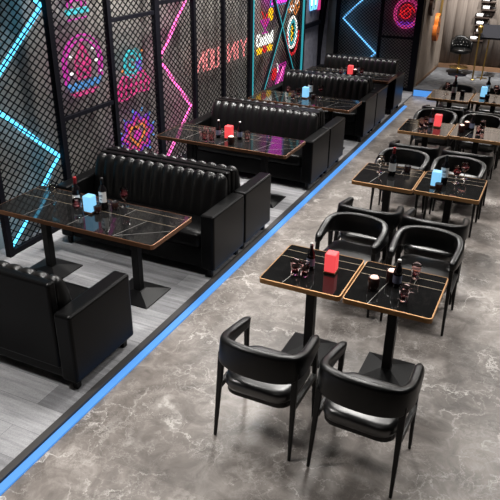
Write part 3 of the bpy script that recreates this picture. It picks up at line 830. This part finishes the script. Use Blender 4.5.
# farthest squares
on(wine_red, -1.401, 10.40, ZT, 'only wine bottle on the farthest left square table', GB)
on(wineglass, -1.52, 10.45, ZT, 'wine glass left of the farthest wine bottle', GW)
on(dark, -1.28, 10.48, ZT, 'dark cup right of the farthest wine bottle', 'dark cups on the tables')
on(lamp_blue, -.97, 10.47, ZT, 'glowing pale blue cube lamp on the farthest right square table', GL)
on(wine_black, -.935, 10.60, ZT, 'wine bottle behind the farthest blue lamp', GB)
on(wineglass, -.81, 10.60, ZT, 'wine glass right of the farthest blue lamp', GW)
on(dark, -.90, 10.36, ZT, 'dark cup in front of the farthest blue lamp', 'dark cups on the tables')

# ------------------------------------------------------------------ stage
SZ = .14
t = thing('bar_stool', 'black tufted bar stool with gold pole and footring on the stage', 'stool', (-2.05, 15.25, SZ), math.radians(20))
new_obj('base_disc', lathe(B(), [(0, 0), (.2, 0), (.2, .012), (.03, .03), (0, .03)], 28), 'frame_metal', t, smooth=True)
new_obj('pole', lathe(B(), [(.022, .02), (.022, .5)], 14), 'gold', t, smooth=True)
ring = B(); tube(ring, [(.19*math.cos(a), .19*math.sin(a), .17) for a in [2*PI*i/28 for i in range(28)]], .011, 8, True)
tube(ring, [(-.19, 0, .17), (.19, 0, .17)], .008, 6)
new_obj('footring', ring, 'gold', t, smooth=True)
new_obj('seat', lathe(B(), [(0, .48), (.2, .48), (.225, .5), (.225, .55), (.2, .575), (0, .58)], 28), 'chair_leather', t, smooth=True)
bm = B(); n = 24; rings = []
for i in range(n+1):
    a = math.radians(-15+210*i/n); hh = .83-.11*abs(math.cos(a))**2
    ca, sa = math.cos(a), math.sin(a); r0, r1 = .185, .24
    rings.append([Vector((r*ca, r*sa, z)) for r, z in ((r0, .52), (r0-.01, hh-.03), (r0+.01, hh), (r1-.015, hh), (r1, hh-.03), (r1, .5))])
loft(bm, rings); back = new_obj('backrest', bm, 'chair_leather', t, smooth=True)
bb = B()
for row, zz in enumerate((.62, .685, .75)):
    for k in range(6):
        a = math.radians(30+24*k+12*(row % 2))
        bmesh.ops.create_icosphere(bb, subdivisions=1, radius=.014, matrix=Matrix.Translation((.178*math.cos(a), .178*math.sin(a), zz)))
new_obj('buttons', bb, 'steel_button', back)

t = thing('music_stand', 'black music stand with a gold pole at the right of the stage', 'stand', (-1.50, 15.05, SZ))
new_obj('pole', bar(B(), (.0, 0, 0), (.03, 0, .86), .028, .028), 'gold', t)
bs = B()
for a in (30, 150, 270): bar(bs, (0, 0, .03), (.12*math.cos(math.radians(a)), .12*math.sin(math.radians(a)), .008), .02, .014)
new_obj('base', bs, 'gold', t)
M_ = Matrix.Translation((.12, 0, .99)) @ Matrix.Rotation(math.radians(-38), 4, 'X')
new_obj('desk', box(B(), -.26, .26, -.012, .012, -.16, .16, M_), 'frame_metal', t)
new_obj('lip', box(B(), -.26, .26, -.06, .012, -.175, -.16, M_), 'frame_metal', t)
t = thing('microphone_stand', 'slender upright gold stand beside the bar stool on the stage', 'stand', (-1.66, 14.85, SZ))
new_obj('pole', bar(B(), (0, 0, 0), (.0, .0, 1.02), .03, .03), 'gold', t)
new_obj('clip', lathe(B(), [(0, .98), (.045, .98), (.055, 1.10), (.03, 1.13), (0, 1.13)], 14), 'gold', t, smooth=True)
new_obj('base', lathe(B(), [(0, 0), (.05, 0), (.05, .01), (.02, .02), (0, .02)], 20), 'gold', t, smooth=True)

# guitars on the side wall of the stage
def make_guitar(m, label, loc, tilt, sc=1.):
    t = thing('guitar', label, 'guitar', loc); t.rotation_euler = (tilt, 0, 0); t.scale = (sc,)*3
    out = []
    for i in range(40):
        a = 2*PI*i/40
        r = 1+.0*a
        y = .185*math.sin(a)*(1-.16*math.exp(-((math.cos(a)-.15)/.28)**2))*(1 if math.cos(a) < 0.1 else .82)
        out.append((y, .25*math.cos(a)))
    bm = B(); loft(bm, [[Vector((x, y*k, z*k)) for y, z in out] for x, k in ((0, .97), (.006, 1), (.07, 1), (.076, .97))])
    body = new_obj('body', bm, m, t)
    new_obj('sound_hole', lathe(B(), [(0, 0), (.045, 0), (.045, .003), (0, .003)], 20), 'black_metal', body).matrix_local = Matrix.Translation((.077, 0, .05)) @ Matrix.Rotation(PI/2, 4, 'Y')
    new_obj('bridge', box(B(), .076, .088, -.06, .06, -.12, -.10), 'shelf_wood', body)
    new_obj('neck', box(B(), .055, .085, -.025, .025, .2, .66), 'gold', t)
    new_obj('headstock', box(B(), .055, .078, -.04, .04, .66, .78), 'guitar_brown', t)
    st_ = B()
    for k in range(4): box(st_, .089, .0905, -.015+.01*k-.001, -.015+.01*k+.001, -.11, .7)
    new_obj('strings', st_, 'gold', t)
    return t
make_guitar('guitar_amber', 'amber guitar hanging on the stage side wall', (-2.612, 14.85, 1.17), math.radians(-8), 1.15)
make_guitar('guitar_brown', 'dark brown guitar hanging higher on the stage side wall', (-2.612, 14.05, 1.72), math.radians(-8), .95)

# bottle shelves on the back wall
def make_shelf():
    t = thing('wall_shelf', '', 'shelf')
    new_obj('board', box(B(), -.16, .16, -.13, 0, 0, .02), 'shelf_wood', t)
    new_obj('bracket', box(B(), -.15, .15, -.015, 0, -.05, 0), 'shelf_wood', t)
    return t
shelf = Kind(make_shelf)
def make_lying():
    t = thing('lying_bottle', '', 'bottle')
    RM = Matrix.Rotation(PI/2, 4, 'Y')
    bm = lathe(B(), [(0, -.15), (.036, -.15), (.037, -.145), (.037, .03), (.03, .055), (.0145, .08), (.0145, .12)], 18); bmesh.ops.transform(bm, matrix=RM, verts=bm.verts)
    for v in bm.verts: v.co.z += .038
    new_obj('glass_body', bm, 'bottle_glass', t, smooth=True)
    bm = lathe(B(), [(.0385, -.12), (.0385, .02)], 18); bmesh.ops.transform(bm, matrix=RM, verts=bm.verts)
    for v in bm.verts: v.co.z += .0385
    new_obj('label', bm, 'paper_label', t, smooth=True)
    bm = lathe(B(), [(.0155, .075), (.0155, .15), (0, .15)], 14); bmesh.ops.transform(bm, matrix=RM, verts=bm.verts)
    for v in bm.verts: v.co.z += .038
    new_obj('capsule', bm, 'black_foil', t, smooth=True)
    return t
lying = Kind(make_lying)
names = ['lowest', 'second from the bottom', 'third from the bottom', 'fourth from the bottom', 'second from the top', 'topmost']
for i, nm in enumerate(names):
    z = .80+.165*i; x = -1.85+.045*((i*2) % 3)+.02*i
    shelf.put((x, 15.985, z), 0, 'small dark wall shelf behind the music stand, %s of the column' % nm, 'bottle shelves on the back wall')
    lying.put((x, 15.915, z+.02), 0, 'white labelled bottle lying on the wall shelf, %s of the column' % nm, 'bottles on the wall shelves')

# ------------------------------------------------------------------ lights
def spot(x, y, e, ang=75, z=3.95, r=.12, col=(1, .97, .93), tx=None, ty=None, blend=.7):
    L = bpy.data.lights.new('downlight_or_fill', 'SPOT'); L.energy = e; L.spot_size = math.radians(ang); L.spot_blend = blend
    L.shadow_soft_size = r; L.color = col
    o = bpy.data.objects.new('downlight_or_fill', L); COL.objects.link(o); o.location = (x, y, z)
    d = Vector(((tx if tx is not None else x)-x, (ty if ty is not None else y)-y, -z))
    o.rotation_euler = d.to_track_quat('-Z', 'Y').to_euler()
for x, y, e in ((.5, 5.0, 260), (-1.5, 5.2, 230), (-3.1, 7.35, 430), (-1.55, 7.4, 430), (.5, 7.8, 240), (-3.2, 11.9, 330), (-1.4, 12.0, 330), (.5, 11.6, 240),
                (-3.4, 3.9, 330), (-4.25, 8.2, 170)):
    spot(x, y, e, 115, ty=y-1.6, r=.36)
spot(-1.7, 14.3, 130, 80)  # added over the stage to brighten its floor
spot(-3.3, 1.9, 360, 100, r=.25)
for x, y, e in ((-2.0, 13.3, 1000), (-.6, 13.3, 1000), (1.4, 13.5, 600), (-.5, .6, 50)): spot(x, y, e, 80, ty=y+5*(y > 5))  # added to brighten the stage drape; last one is added fill near the camera
for y in (6.0, 7.0, 8.4, 9.6, 11.2): spot(-3.9, y, 430, 80, 3.9, .1, tx=-4.9, ty=y)
w = bpy.data.worlds.new('World'); scene.world = w; w.use_nodes = True
w.node_tree.nodes['Background'].inputs[0].default_value = (.5, .55, .62, 1); w.node_tree.nodes['Background'].inputs[1].default_value = .02

# ------------------------------------------------------------------ camera
cam = bpy.data.cameras.new('Camera'); co = bpy.data.objects.new('Camera', cam); COL.objects.link(co)
cam.sensor_fit = 'HORIZONTAL'; cam.sensor_width = 36; cam.lens = 641.59/500*36
p_, y_, r_ = .466711396, -.437115875, .013439897
f = Vector((math.sin(y_)*math.cos(p_), math.cos(y_)*math.cos(p_), -math.sin(p_)))
rt = Vector((math.cos(y_), -math.sin(y_), 0)); up = rt.cross(f)
rt2 = rt*math.cos(r_)+up*math.sin(r_); up2 = -rt*math.sin(r_)+up*math.cos(r_)
M_ = Matrix((rt2, up2, -f)).transposed().to_4x4(); M_.translation = Vector((0, 0, 3.057))
co.matrix_world = M_; cam.clip_start = .05
scene.camera = co
vs = scene.view_settings
vs.view_transform = 'Standard'; vs.look = 'None'; vs.gamma = 1; vs.use_curve_mapping = False; vs.exposure = 0.0
